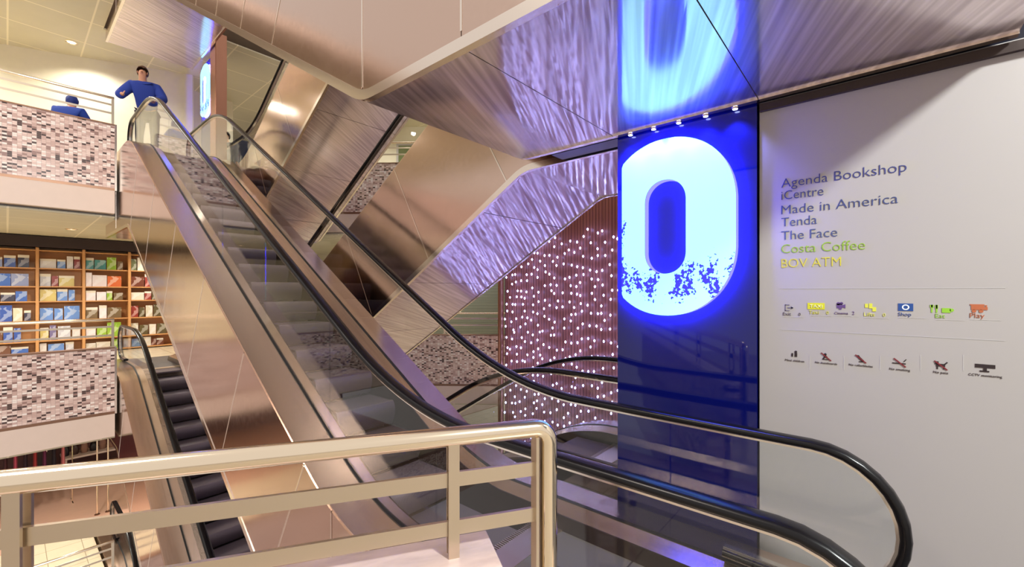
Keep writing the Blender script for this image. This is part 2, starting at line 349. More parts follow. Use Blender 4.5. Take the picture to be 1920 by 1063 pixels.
def escalator(label, loc, down=False, ku=-3.15, pitch=1.2, steps=False, glass_n=8, group='escalators between the floors'):
    t = thing('escalator', label, 'escalator', loc, PI if down else 0, group)
    for sg in (-1, 1):
        xr = .52*sg; xf = .80*sg
        def hr():
            sec = []
            for k in range(14):
                a = 2*PI*k/14; c = math.cos(a); s_ = math.sin(a)
                sec.append((xr+.046*math.copysign(abs(c)**.7,c), .004+.025*math.copysign(abs(s_)**.8,s_)))
            return MB().sweep(RAIL, sec).mesh('handrail', M['rubber'], 50)
        hro = put(cm(('hr',sg), hr), 'handrail', t)
        def guide():
            return MB().sweep(RAIL, [(xr-.02,-.032),(xr+.02,-.032),(xr+.02,-.018),(xr-.02,-.018)]).mesh('handrail_guide', M['trim'], 40)
        put(cm(('hg',sg), guide), 'handrail_guide', hro)
        # glass panels
        cuts = [-.085, 1.02, 2.1]+[2.1+(10.3-2.1)*k/6 for k in range(1,7)]+[11.3, 12.385]
        for i in range(len(cuts)-1):
            def gl(i=i):
                a, b = cuts[i]+.004, cuts[i+1]-.004; n = 16; up = []; lo = []
                for k in range(n+1):
                    s = a+(b-a)*k/n; zt = z_top(s)-.03; zd = z_deck(max(-.02,min(12.36,s)))-.01
                    if s < .27: zd = max(zd, .56-math.sqrt(max(0,.345**2-(s-.27)**2))); zt = max(zt, zd+.001)
                    if s > 12.03: zd = max(zd, 5.0-math.sqrt(max(0,.345**2-(s-12.03)**2))); zt = max(zt, zd+.001)
                    up.append((s,zt)); lo.append((s,zd))
                mb = MB(); x0, x1 = xr-.005, xr+.005
                vs = []
                for (u_, l_) in zip(up, lo): vs += [(x0,)+l_, (x0,)+u_, (x1,)+u_, (x1,)+l_]
                fs = []
                for k in range(n):
                    for j in range(4): fs.append((4*k+j, 4*k+(j+1)%4, 4*k+4+(j+1)%4, 4*k+4+j))
                fs += [(0,1,2,3),(4*n+3,4*n+2,4*n+1,4*n)]
                return mb.add(vs, fs).mesh('glass_panel', M['glass'])
            put(cm(('gl',sg,i), gl), 'glass_panel', t)
        # decks: outer apron, black gasket along the glass, sloped inner deck with skirt
        odo = put(cm(('od',sg), lambda: MB().sweep(DECK, [(xf,-.02),(xf,.0),(xr+.016*sg,.012),(xr+.016*sg,-.02)]).mesh('outer_deck', M['deck'], 40)), 'outer_deck', t)
        put(cm(('ga',sg), lambda: MB().sweep(DECK, [(xr+.016*sg,-.02),(xr+.016*sg,.018),(xr-.016*sg,.018),(xr-.016*sg,-.02)]).mesh('glass_gasket', M['gasket'], 40)), 'glass_gasket', odo)
        put(cm(('id',sg), lambda: MB().sweep(DECK, [(xr-.016*sg,-.02),(xr-.016*sg,.012),(xr-.13*sg,-.03),(xr-.13*sg,-.05)]).mesh('inner_deck', M['deck'], 40)), 'inner_deck', t)
        put(cm(('sk',sg), lambda: MB().sweep(DECK, [(xr-.128*sg,-.03),(xr-.14*sg,-.03),(xr-.215*sg,-.42),(xr-.20*sg,-.42)]).mesh('skirt_panel', M['skirt'], 40)), 'skirt_panel', t)
        # cladding panels of the truss
        sb0 = (-1.49-ku)/TAN; sb1 = (STO-1.49-ku)/TAN
        D = (-1.45-ku)*math.cos(math.radians(30)); tt = lambda sb: (sb-D*.5, TAN*(sb-D*.5)-1.45-.02)
        bb = lambda sb: (sb, ku+TAN*sb)
        first = max(sb0+.2, 3.3+D*.5); last = min(sb1-.2, 9.85+D*.5); ncut = max(1, round((last-first)/pitch))
        sbs = [first+(last-first)*k/ncut for k in range(ncut+1)]
        tops = lambda a, b, n=14: [(a+(b-a)*k/n, z_deck(a+(b-a)*k/n)-.02) for k in range(n+1)]
        zb = -1.49; zt = .11
        polys = [[(-.5,zb),(.562,zb),(.562,zt),(-.5,zt)], [(.568,zb),(1.562,zb),(1.562,zt),(.568,zt)],
                 [(1.568,zb),(sb0-.004,zb)]+tops(sb0-.004, 1.568),
                 [(sb0+.004,zb+.002),bb(sbs[0]-.004)]+tops(tt(sbs[0]-.004)[0], sb0+.004)]
        for a, b in zip(sbs[:-1], sbs[1:]): polys.append([bb(a+.004), bb(b-.004), tt(b-.004), tt(a+.004)])
        zb2 = STO-1.49; zt2 = STO+.11
        polys += [[bb(sbs[-1]+.004),(sb1,zb2),(11.9,zb2)]+tops(11.9, tt(sbs[-1]+.004)[0]), [(11.906,zb2),(13.3,zb2),(13.3,zt2),(11.906,zt2)]]
        for i, P in enumerate(polys):
            put(cm(('cl',sg,ku,pitch,i), lambda: MB().xprism(P, xf-.006*sg, xf+.006*sg).mesh('cladding_panel', M['clad'])), 'cladding_panel', t)
        seams = [((.565,zb+.05),(.565,zt)), ((1.565,zb+.05),(1.565,zt)), ((sb0,zb+.05),(sb0,z_deck(sb0)-.02)), ((11.903,zb2+.05),(11.903,zt2))]+[(bb(q), tt(q)) for q in sbs]
        for i, (p, q) in enumerate(seams):
            def strip():
                a = Vector(p); b_ = Vector(q); d_ = (b_-a).normalized(); a = a+d_*.03; b_ = b_-d_*.01; n_ = Vector((-d_.y,d_.x))*.007
                return MB().xprism([tuple(a+n_),tuple(b_+n_),tuple(b_-n_),tuple(a-n_)], xf+.004*sg, xf+.009*sg).mesh('seam_strip', M['trim'])
            put(cm(('ss',sg,ku,pitch,i), strip), 'seam_strip', t)
        BP = fillet([(-.5,zb),(sb0,zb),(sb1,zb2),(13.3,zb2)], .12, 5)
        put(cm(('tr',sg,ku), lambda: MB().sweep(BP, [(xf+.012*sg,-.012),(xf+.012*sg,.05),(xf-.016*sg,.05),(xf-.03*sg,-.012)]).mesh('edge_trim', M['trim'], 30)), 'edge_trim', t)
    # soffit panels
    def seg(P, name='soffit_panel'): return MB().sweep(P, [(-.775,0),(.775,0),(.775,.012),(-.775,.012)]).mesh(name, M['soffit'], 30)
    bbp = lambda sb: (sb, ku+TAN*sb)
    S = [[(-.5,zb),(.565,zb)], [(.571,zb),(1.562,zb)], [(1.568,zb),(sb0,zb),(sb0+.6,ku+TAN*(sb0+.6))]]
    nn = 5; a0 = sb0+.606; a1 = sb1-.6
    for k in range(nn): S.append([bbp(a0+(a1-a0)*k/nn+.004), bbp(a0+(a1-a0)*(k+1)/nn-.002)])
    S += [[bbp(sb1-.594),(sb1,zb2),(11.9,zb2)], [(11.906,zb2),(13.3,zb2)]]
    for i, P in enumerate(S): put(cm(('so',ku,i), lambda: seg(P)), 'soffit_panel', t)
    # dark truss core that keeps light out, landing plates, end plates
    core = [(-.49,zb+.03),(sb0,zb+.03),(sb1,zb2+.03),(13.29,zb2+.03),(13.29,STO-.06),(10.6,STO-.06),(3.2,-.12+.02),(2.6,-.08),(-.49,-.06)]
    core = [(-.49,zb+.03),(sb0,zb+.03),(sb1,zb2+.03),(13.29,zb2+.03),(13.29,STO-.05),(10.9,STO-.05),(10.2,STO-.5),(3.0,-.38),(1.9,-.3),(1.8,-.05),(-.49,-.05)]
    put(cm(('co',ku), lambda: MB().xprism(core, -.79, .79).mesh('truss_core', M['core'])), 'truss_core', t)
    put(cm('lp', lambda: MB().box(-.8,.8,-.5,-.02,-.03,0).box(-.5,.5,-.02,1.75,-.03,0).mesh('landing_plate', M['floor'])), 'landing_plate', t)
    put(cm('up', lambda: MB().box(-.8,.8,12.37,13.3,STO-.03,STO).box(-.5,.5,11.2,12.37,STO-.03,STO).mesh('landing_plate', M['floor'])), 'landing_plate', t)
    def comb(s0, s1, z):
        mb = MB().box(-.4,.4,s0,s1,z-.03,z+.006)
        for k in range(40): mb.box(-.4+k*.02+.006,-.4+k*.02+.014, s1 if s1 < 5 else s0-.05, s1+.05 if s1 < 5 else s0, z-.02, z+.004)
        return mb.mesh('comb_plate', M['satin'])
    put(cm('c0', lambda: comb(1.75,1.95,0)), 'comb_plate', t)
    put(cm('c1', lambda: comb(11.0,11.2,STO)), 'comb_plate', t)
    if steps:
        HW = .305; rise = .2455; dep = rise/TAN; n = 19
        def step():
            prof = [(.02,0.0),(.004,-.004)]+[(-.034*math.sin(PI*q**.8)+.02*q, -.012-.222*q) for q in [k/10 for k in range(11)]]
            poly = prof+[(.06,-.236),(.06,-.03),(.43,-.03),(.43,0)]
            mb = MB().xprism(poly, -HW, HW)
            mb.box(-HW,HW,dep-.018,dep+.03,-.02,.0015,1).box(-HW,-HW+.022,.03,dep,-.02,.0015,1).box(HW-.022,HW,.03,dep,-.02,.0015,1)  # black strip at the tread back paints the recess shade; side strips mark edges
            return mb.mesh('step', [M['tread'], M['ink']], 60)
        sm = cm('step', step)
        first = put(sm, 'step', t, (0, 2.92, -.105+rise))
        for i in range(1, n-1):
            o = first.copy(); C.objects.link(o); o.location = (0, 2.92+dep*i, -.105+rise*(i+1))
        put(cm('flat', lambda: MB().box(-HW,HW,0,.95,-.03,0).mesh('step', M['tread'])), 'step', t, (0, 1.97, -.107))
        put(cm('fl2', lambda: MB().box(-HW,HW,0,.55,-.03,0).mesh('step', M['tread'])), 'step', t, (0, 10.5, STO-.004))
    return t
XU, XD, OFF = 2.26, 4.14, 13.25
escalator('long escalator with grey steps rising from the foreground to the person in blue', (XU,0,0), steps=True)
escalator('escalator coming up from below at the left, ending in front of the bookshelves', (XU,1.25,-STO), steps=True)
escalator('lowest escalator, its black handrail end just showing at the bottom left', (XU,2.4,-2*STO))
escalator('steel clad escalator overhead whose flat blue lit soffit mirrors the big digit', (XU,0,STO), ku=-2.92, pitch=.78)
escalator('steel clad escalator crossing behind, its lavender lit underside ending beside the blue sign', (XD,OFF,0), down=True)
escalator('escalator whose two thin black handrails dip away in front of the string lights', (XD,OFF,-STO), down=True, steps=True)
escalator('highest steel clad escalator crossing at the top beside the copper column', (XD,OFF,STO), down=True)

# ------------------------------------------------------------------ floors, parapets, railings
def railing_span(t, L, posts, bars=(1.03,.86), z0=.626, zt=1.17, r=.026):
    MB().tube([(0,0,zt),(L,0,zt)], r, 12).obj('top_rail', M['steel'], t, 50)
    for z in bars: MB().box(0,L,-.006,.006,z-.018,z+.018).obj('middle_rail', M['satin'], t)
    for x in posts: MB().box(x-.02,x+.02,-.012,.012,z0,zt-.01).box(x-.05,x+.05,-.04,.04,z0,z0+.012).obj('post', M['satin'], t)
def balcony(name_side, p0, p1, F, lab_par, lab_rail, fascia=True, posts=None):
    p0 = Vector(p0); p1 = Vector(p1); d = p1-p0; L = d.length; a = math.atan2(d.y, d.x)
    par = thing('parapet', lab_par, 'parapet', (p0.x,p0.y,F), a, 'mosaic parapets round the atrium')
    MB().box(0,L,0,.16,-.65,.60).obj('mosaic_panel', M['mosaic'], par)
    MB().box(0,L,-.015,.175,.60,.625).obj('coping_strip', M['bronze'], par)
    MB().box(0,L,-.012,.17,-.70,-.65).obj('bottom_strip', M['bronze'], par)
    MB().box(-.03,0,-.012,.17,-.70,.625).obj('end_strip', M['trim'], par)
    MB().box(L,L+.03,-.012,.17,-.70,.625).obj('end_strip', M['trim'], par)
    if fascia: MB().box(0,L,-.01,.3,-1.15,-.70).obj('fascia', M['fascia'], par)
    r = thing('railing', lab_rail, 'railing', (p0.x+math.sin(a)*-.08,p0.y+math.cos(a)*.08,F), a, 'steel railings on the parapets')
    n = max(2, int(L/1.8)); railing_span(r, L, posts or [L*k/n for k in range(n)]+[L-.02])
def slab(F, off, kind_mat):
    y1 = 13.33+off
    if F == 2*STO: return [(-8,11.76),(1.42,11.76),(1.42,y1),(3.09,y1),(3.09,11.76),(4.97,11.76),(8.6,7.1),(20,7.1),(20,27),(-8,27)]
    P = [(-8,11.76),(1.42,11.76),(1.42,y1),(3.09,y1),(3.09,11.76),(3.32,11.76),(3.32,13.78),(4.97,13.78),(4.97,11.7),(8.6,7.1),(20,7.1),(20,27),(-8,27)]
    return P
names = {-2*STO:('basement', 'far_low'), -STO:('below','low'), 0:('ours','mid'), STO:('above','up')}
for F, off, nm in ((-STO,2.4,'floor_below'),(0,1.25,'floor_far'),(STO,0,'floor_above'),(2*STO,0,'floor_top')):
    struct(MB().prism(slab(F,off,None), F-.3, F).obj('floor' if F == 0 else nm, M['beige'] if F != 2*STO else M['fascia']))
    struct(MB().prism(slab(F,off-(1.25 if F == STO else 0),None), F-1.22, F-1.19).obj('ceiling', M['ceil']))
struct(MB().box(-8,20,15.6,27,-STO+.002,-STO+.012).obj('floor', M['wood']))
words = {-STO:'lowest visible', 0:'lower left', STO:'upper left'}
for F, wl, wr in ((-STO,'parapet of pale mosaic at the bottom left, on the floor below','steel railing of thin rails at the bottom left corner, on the floor below'),
            (0,'pale mosaic parapet below the bookshelves on the left','steel railing in front of the bookshelves'),
            (STO,'dark speckled mosaic parapet of the upper left balcony','steel railing on the upper left balcony in front of the blue jackets')):
    balcony('l', (-8,11.6), (1.40,11.6), F, wl, wr, posts=[.6,2.6,4.6,6.6,9.38])
for F, wl, wr in ((0,'lilac mosaic parapet behind the thick black handrail, left of the string lights','steel railing in front of the roller shutter'),
            (STO,'mosaic parapet seen in the gap between two steel escalators','steel railing seen in the gap between two steel escalators'),
            (-STO,'mosaic parapet on the floor below, behind the down escalator','steel railing on the floor below, behind the down escalator')):
    balcony('r', (5.0,11.42), (8.45,7.05), F, wl, wr)

# floor where the viewer stands, cut for the escalator landings
RX, RY = 1.412, 1.01                              # end post of the near railing
rd = Vector((-.848,.53,0)).normalized()
e0 = Vector((RX,RY,0)); eL = e0+rd*6.2
struct(MB().prism([(-7,-6),(1.45,-6),(1.45,RY+.16),(eL.x+.1,eL.y+.15),(-7,eL.y+.15)], -.3, 0).obj('floor', tiles('warm_floor_tile', (166,154,138), (.6,.6), .3, (110,100,90))))
fl = MB().box(1.45,3.07,-6,-.505,-.3,0).box(3.07,3.33,-6,2.2,-.3,0).box(3.33,4.95,-6,-.055,-.3,0).box(4.95,6.3,-6,2.2,-.3,0)
struct(fl.obj('floor', M['floor']))
# near parapet with marble coping, and the near railing
ang = math.atan2(rd.y, rd.x)
np_ = thing('low_wall', 'low wall with a marble top under the near steel railing', 'low wall', (RX,RY,0), ang)
MB().box(.225,6,-.125,.125,.715,.76).obj('marble_top', M['marble'], np_, bevel=.006)
MB().box(.25,6,-.105,.105,-.9,.715).obj('wall_body', M['mosaic'], np_)
nr = thing('railing', 'large near steel handrail with flat middle rails crossing the foreground', 'railing', (RX,RY,0), ang, None)
ZR = 1.203; cr = .075
pth = [(0,0,0),(0,0,ZR-cr)]+[(cr-cr*math.cos(a),0,ZR-cr+cr*math.sin(a)) for a in [PI/2*k/8 for k in range(1,9)]]+[(6.2,0,ZR)]
pth = [(0,0,0),(0,0,ZR-.06)]+[(.06-.06*math.cos(a),0,ZR-.06+.06*math.sin(a)) for a in [PI/2*k/8 for k in range(1,9)]]+[(6.2,0,ZR)]
MB().tube(pth, .036, 24).obj('top_rail', M['steel'], nr, 40)
MB().box(.05,.062,-.03,.03,0,ZR-.03).obj('end_bar', M['satin'], nr)
for z in (1.043,.862): MB().box(.05,6.2,-.007,.007,z-.027,z+.027).obj('middle_rail', M['satin'], nr)
for x in (.385,1.64,2.95): MB().box(x-.02,x+.02,-.027,-.016,.76,ZR-.02).box(x-.02,x+.02,.016,.027,.76,ZR-.02).box(x-.012,x+.012,-.017,.017,1.023,1.063).box(x-.012,x+.012,-.017,.017,.842,.882).obj('post', M['satin'], nr)

# ------------------------------------------------------------------ sign wall and blue sign
XW = 3.12
struct(MB().box(XW+.004,3.30,-6,2.2,2.95,4.6).obj('corner_block', pbr('navy_black', (14,16,34), .3)))  # dark block added above the wall to darken the bright corner gap
struct(MB().box(XW,3.30,-6,.575,0,2.948).obj('wall_right', M['white']))
struct(MB().box(XW-.03,XW-.002,-5.5,.57,2.885,2.932).obj('gap_strip', M['dark']))  # dark strip painted in for the shaded gap under the soffit edge
PY0, PY1 = .586, 1.55
sg = thing('lightbox_sign', 'tall dark blue glass sign with a huge glowing digit beside the white wall', 'sign', (3.10,0,0))
MB().box(0,.2,PY0,PY1,0,2.95).obj('glass_slab', M['navy'], sg)
def stad(cy, cz, hw, hh, p=3.0, n=72):
    out = []                                    # half rounds above and below a straight middle
    r2 = min(hh, hw*1.06)
    for k in range(n):
        a = 2*PI*(k+.5)/n; c = math.cos(a); s = math.sin(a)
        out.append((cy+hw*math.copysign(abs(c)**.95, c), cz+math.copysign(hh-r2, s)+r2*math.copysign(abs(s)**.95, s)))
    return out
def digit_mat():
    m, nt, b = node_mat('digit_face'); N = nt.nodes; L = nt.links
    tc = N.new('ShaderNodeTexCoord'); sp = N.new('ShaderNodeSeparateXYZ'); L.new(tc.outputs['Object'], sp.inputs[0])
    nz = N.new('ShaderNodeTexNoise'); nz.inputs['Scale'].default_value = 46; nz.inputs['Detail'].default_value = 3; L.new(tc.outputs['Object'], nz.inputs['Vector'])
    n2 = N.new('ShaderNodeTexNoise'); n2.inputs['Scale'].default_value = 5; n2.inputs['Detail'].default_value = 2
    mp = N.new('ShaderNodeMapping'); mp.inputs['Scale'].default_value = (1,1.6,.8); L.new(tc.outputs['Object'], mp.inputs[0]); L.new(mp.outputs[0], n2.inputs['Vector'])
    # worn print: a band across the foot of the digit and along its cut edge
    def rng(src, a, b_, c, d):
        r = N.new('ShaderNodeMapRange'); r.inputs[1].default_value = a; r.inputs[2].default_value = b_; r.inputs[3].default_value = c; r.inputs[4].default_value = d
        L.new(src, r.inputs[0]); return r.outputs[0]
    def op(o, a, b_):
        k = N.new('ShaderNodeMath'); k.operation = o
        for i, x in enumerate((a, b_)):
            if isinstance(x, (int,float)): k.inputs[i].default_value = x
            else: L.new(x, k.inputs[i])
        return k.outputs[0]
    zb = op('MINIMUM', rng(sp.outputs[2], 1.60, 1.74, 0, 1), rng(sp.outputs[2], 2.10, 1.86, 0, 1))
    yb = op('MULTIPLY', rng(sp.outputs[1], 1.42, 1.49, 0, 1), rng(sp.outputs[2], 2.6, 2.2, .2, 1))
    w = op('MAXIMUM', zb, yb)
    w = op('MULTIPLY', w, rng(n2.outputs['Fac'], .36, .58, .2, 1.05))
    th = op('LESS_THAN', nz.outputs['Fac'], rng(w, 0, 1, .18, .56))
    mx = N.new('ShaderNodeMix'); mx.data_type = 'RGBA'; mx.inputs[6].default_value = lin((150,236,255)); mx.inputs[7].default_value = lin((48,44,230))
    L.new(th, mx.inputs[0]); L.new(mx.outputs[2], b.inputs['Emission Color']); L.new(mx.outputs[2], b.inputs['Base Color'])
    st = N.new('ShaderNodeMapRange'); st.inputs[3].default_value = 1.15; st.inputs[4].default_value = .9; L.new(th, st.inputs[0]); L.new(st.outputs[0], b.inputs['Emission Strength'])
    b.inputs['Roughness'].default_value = .1; return m
M['digit'] = digit_mat()
def digit(x0, x1, name, mats, dy=0., grow=0.):
    out = stad(1.165, 2.207, .465+grow, .635+grow); inn = stad(1.165, 2.21, .148-grow, .338-grow)
    lim = 1.497+grow
    out = [(min(y,lim)+dy,z) for y,z in out]; n = len(out)
    inn = [(y+dy,z) for y,z in inn]
    vs = [(x0,)+p for p in out]+[(x0,)+p for p in inn]+[(x1,)+p for p in out]+[(x1,)+p for p in inn]
    mb = MB()
    f0 = [(i,(i+1)%n,n+(i+1)%n,n+i) for i in range(n)]; mb.add(vs, f0, 0)
    mb2 = [(2*n+i,2*n+(i+1)%n,3*n+(i+1)%n,3*n+i) for i in range(n)]
    for f in mb2: mb.f.append(list(f)); mb.m.append(1)
    for i in range(n):
        mb.f.append([i,(i+1)%n,2*n+(i+1)%n,2*n+i]); mb.m.append(0)
        mb.f.append([n+i,n+(i+1)%n,3*n+(i+1)%n,3*n+i]); mb.m.append(2)
    return mb.obj(name, mats, sg)
d = digit(-.036, -.032, 'digit_face', [M['digit'], M['glow'], M['satin']])
d2 = digit(.236, .232, 'digit_face', [M['digit'], M['glow'], M['satin']])
for k in range(5):
    y = PY0+.12+(PY1-PY0-.24)*k/4
    sp_ = thing('spotlight', 'small blue white spotlight at the soffit edge above the sign, '+['first','second','third','fourth','fifth'][k]+' from the right', 'spotlight', (3.07,y,2.945), 0, 'row of small lights over the blue sign')
    MB().lathe([(.0,0),(.022,0),(.022,-.012),(.016,-.014)],12).obj('ring', M['steel'], sp_, 40)
    MB().lathe([(.015,-.006),(.015,-.016),(.0,-.017)],12).obj('lens', emis('led_blue', (200,215,255), 12) if k == 0 else bpy.data.materials['led_blue'], sp_)
    ld = bpy.data.lights.new('spot_beam', 'SPOT'); ld.energy = 22; ld.color = (.2,.22,1.0); ld.spot_size = 1.6; ld.spot_blend = .8; ld.shadow_soft_size = .02
    lo = bpy.data.objects.new('spot_beam', ld); C.objects.link(lo); lo.parent = sp_; lo.location = (-.06,0,-.03); lo.rotation_euler = (0,math.radians(-12),0)

# lettering and pictograms on the sign wall
def solid(name, rgb): return pbr(name, rgb, .5)
TC = {}
def ink(rgb):
    if rgb not in TC: TC[rgb] = solid('vinyl', rgb)
    return TC[rgb]
def text_mesh(s):
    cu = bpy.data.curves.new('t', 'FONT'); cu.body = s; cu.size = 1; cu.extrude = .004; cu.offset = -.010; cu.resolution_u = 3
    o = bpy.data.objects.new('t', cu); C.objects.link(o)
    dg = bpy.context.evaluated_depsgraph_get(); me = bpy.data.meshes.new_from_object(o.evaluated_get(dg))
    bpy.data.objects.remove(o); bpy.data.curves.remove(cu); return me
def write(s, y, z, cap=None, width=None, rgb=(60,64,110), name='lettering', parent=None):
    me = text_mesh(s); xs = [v.co.x for v in me.vertices]; x0 = min(xs); w = max(xs)-x0
    kx = width/w if width else cap/.73
    kz = cap/.73 if cap else kx
    for v in me.vertices:
        X, Yv, Z = v.co; v.co = (XW-.0015-Z*.1-.0005 if Z > 0 else XW+.001, y-(X-x0)*kx, z+Yv*kz)
    me.materials.clear(); me.materials.append(ink(rgb)); me.name = name
    o = bpy.data.objects.new(name, me); C.objects.link(o)
    if parent: o.parent = parent
    return o
ords = ['topmost','second','third','fourth','fifth','sixth','lowest']
L7 = [('Agenda Bookshop',352,318,1700,(52,58,120)),('iCentre',375,0,1544,(58,66,116)),('Made in America',402,0,1684,(58,70,118)),('Tenda',425,0,1532,(64,78,120)),
      ('The Face',450,0,1570,(70,84,122)),('Costa Coffee',475,0,1622,(140,178,50)),('BOV ATM',502,0,1577,(206,196,60))]
for i, (s, py, _, pxe, col) in enumerate(L7):
    y0, z0 = px_wall(1465, py, XW); y1, _z = px_wall(pxe, 450, XW)
    o = write(s, y0, z0, cap=.058, width=y0-y1, rgb=col)
    tag(o, ords[i]+' line of '+('navy' if i < 5 else ('green' if i == 5 else 'yellow'))+' lettering on the white wall', 'lettering', 'shop names on the white wall')
def shape(polys, col, label, name='pictogram', caption=None, cy=0, cz=0, num=None, ncol=None):
    """flat vinyl shapes; polygons in metres (right, up) about (cy, cz)"""
    t = thing(name, label, 'pictogram', (XW,cy,cz), 0, 'pictograms on the white wall')
    mb = MB()
    for P in polys:
        c = 0
        mb.xprism([(-p[0], p[1]) for p in P], -.002, .0005)
    mb.obj('symbol', ink(col), t)
    return t
def rect(x0,z0,x1,z1): return [(x0,z0),(x1,z0),(x1,z1),(x0,z1)]
def disc(x,z,r,n=14): return [(x+r*math.cos(2*PI*k/n), z+r*math.sin(2*PI*k/n)) for k in range(n)]
def slash(x0,z0,x1,z1,w=.004):
    d_ = Vector((x1-x0,z1-z0)).normalized(); n_ = Vector((-d_.y,d_.x))*w
    return [(x0+n_.x,z0+n_.y),(x1+n_.x,z1+n_.y),(x1-n_.x,z1-n_.y),(x0-n_.x,z0-n_.y)]
def cap_txt(t, s, col, dx, dz, w):
    o = write(s, 0, 0, width=w, rgb=col, name='caption')
    for v in o.data.vertices: v.co = (v.co.x-XW, v.co.y-dx, v.co.z+dz)
    o.parent = t; return o
icons = [
 (1479,577,(110,104,120),[rect(-.02,-.02,-.015,.02),rect(-.02,.015,.004,.02),rect(-.02,-.02,.004,-.015),slash(-.006,0,.022,0),[(.012,.01),(.024,0),(.012,-.01)]],'Exit','grey exit arrow pictogram, leftmost of the upper row',.042,'0'),
 (1530,574,(206,204,40),[rect(-.042,-.019,.042,.019)],'Taxi','yellow plate pictogram in the upper row',.05,'0'),
 (1577,574,(94,66,120),[rect(-.02,-.012,.006,.014),disc(-.012,.014,.009),disc(.002,.016,.008),[(.006,-.006),(.02,-.012),(.02,.012),(.006,.006)],rect(-.01,-.02,.002,-.012)],'Cinema','purple film camera pictogram in the upper row',.062,'2'),
 (1633,577,(214,214,70),[rect(-.026,.0,-.012,.022),rect(-.008,-.004,.006,.024),rect(.006,-.02,.022,.004)],'Lifts','pale yellow lift pictogram in the upper row',.046,'0'),
 (1698,576,(32,72,140),[rect(-.03,-.02,.03,.02)],'Shop','dark blue shop pictogram with a white ring in the upper row',.052,None),
 (1769,579,(140,190,50),[rect(-.046,-.02,-.04,.02),rect(-.05,.006,-.036,.02),rect(-.028,-.02,-.022,.02),rect(-.03,.0,-.02,.02),rect(-.006,-.02,.026,.004),disc(.03,-.006,.008)],'Eat','green fork and cup pictogram in the upper row',.036,None),
 (1835,578,(176,96,60),[rect(-.026,-.008,.018,.014),rect(-.03,.014,.02,.02),disc(-.016,-.014,.008),disc(.008,-.014,.008),rect(.018,-.008,.03,.006),rect(.022,.006,.028,.016)],'Play','brown train pictogram, rightmost of the upper row',.05,None)]
for px, py, col, polys, cap, lab, w, num in icons:
    y, z = px_wall(px, py, XW); t = shape(polys, col, lab, cy=y, cz=z)
    if cap == 'Shop':
        mb = MB(); n = 20; vs = []
        for k in range(n):
            a = 2*PI*k/n
            for r_ in (.009,.015): vs.append((-.003, r_*math.cos(a), r_*math.sin(a)))
        mb.add(vs, [(2*k,2*k+1,(2*k+3)%(2*n),(2*k+2)%(2*n)) for k in range(n)]).obj('white_ring', ink((225,230,238)), t)
    if cap == 'Taxi':
        o = cap_txt(t, 'TAXI', (240,240,200), -.03, -.010, .06); o.name = 'plate_letters'
        for v in o.data.vertices: v.co.x -= .002
    c2 = (86,76,92) if px in (1479,) else col
    cap_txt(t, cap, c2, -.03 if cap != 'Taxi' else -.036, -.047, w)
    MB().box(-.001,.0005,-.075,.03,-.058,-.0565).obj('rule', ink((186,182,180)), t)
    if num:
        o = cap_txt(t, num, c2, .05, -.047, .011)
DK = (40,26,28); RD = (120,30,40)
icons2 = [
 (1490,665,[disc(.006,.018,.007),rect(0,-.012,.013,.012),disc(-.012,.004,.005),rect(-.017,-.012,-.008,0)],'Mind children','adult and child pictogram, leftmost of the lower row',.098,False),
 (1549,669,[disc(-.004,.014,.007),slash(-.012,.012,.004,-.004,.005),slash(-.014,-.014,-.004,.004),rect(-.018,-.018,.012,-.014)],'No skateboards','struck out skateboard pictogram in the lower row',.104,True),
 (1614,673,[disc(-.012,.014,.007),slash(-.01,.01,.01,-.012,.006),rect(-.008,-.018,.016,-.013)],'No rollerblades','struck out roller skate pictogram in the lower row',.104,True),
 (1687,680,[rect(-.03,-.007,.024,-.001),slash(.016,.006,.026,.02,.002)],'No smoking','struck out cigarette pictogram in the lower row',.082,True),
 (1764,685,[rect(-.018,-.006,.016,.008),rect(-.022,.004,-.008,.02),rect(-.016,-.02,-.01,-.006),rect(.008,-.02,.014,-.006),slash(.014,.006,.024,.018,.003)],'No pets','struck out dog pictogram in the lower row',.054,True),
 (1847,690,[rect(-.034,.0,.034,.018),rect(-.006,-.014,.006,0),rect(-.018,-.02,.014,-.013)],'CCTV monitoring','black camera pictogram, rightmost of the lower row',.112,False)]
for px, py, polys, cap, lab, w, sl in icons2:
    y, z = px_wall(px, py, XW); t = shape(polys, DK, lab, cy=y, cz=z)
    if sl: MB().xprism([(-p[0],p[1]) for p in slash(-.024,.022,.024,-.022,.003)], -.003, -.0015).obj('red_bar', ink(RD), t)
    cap_txt(t, cap, (70,60,62), -w/2, -.042, w)
for k, (pxs, py, wd) in enumerate(((1465,541,0),(1465,618,0))):
    y0, z0 = px_wall(1465, py, XW); y1, _ = px_wall(1885, 545, XW)
    tag(MB().box(XW-.001,XW+.0005,y1,y0,z0-.0015,z0+.0015).obj('rule_line', ink((176,172,172))), ('upper','lower')[k]+' thin grey line ruled across the white wall', 'line', 'ruled lines on the white wall')
for k, px in enumerate((1518,1582,1650,1726,1806)):
    y, z = px_wall(px, 680, XW)
    tag(MB().box(XW-.001,XW+.0005,y-.0012,y+.0012,z-.04,z+.04).obj('divider_line', ink((190,186,184))), ['first','second','third','fourth','fifth'][k]+' short upright line from the left between the lower pictograms', 'line', 'upright lines between pictograms')

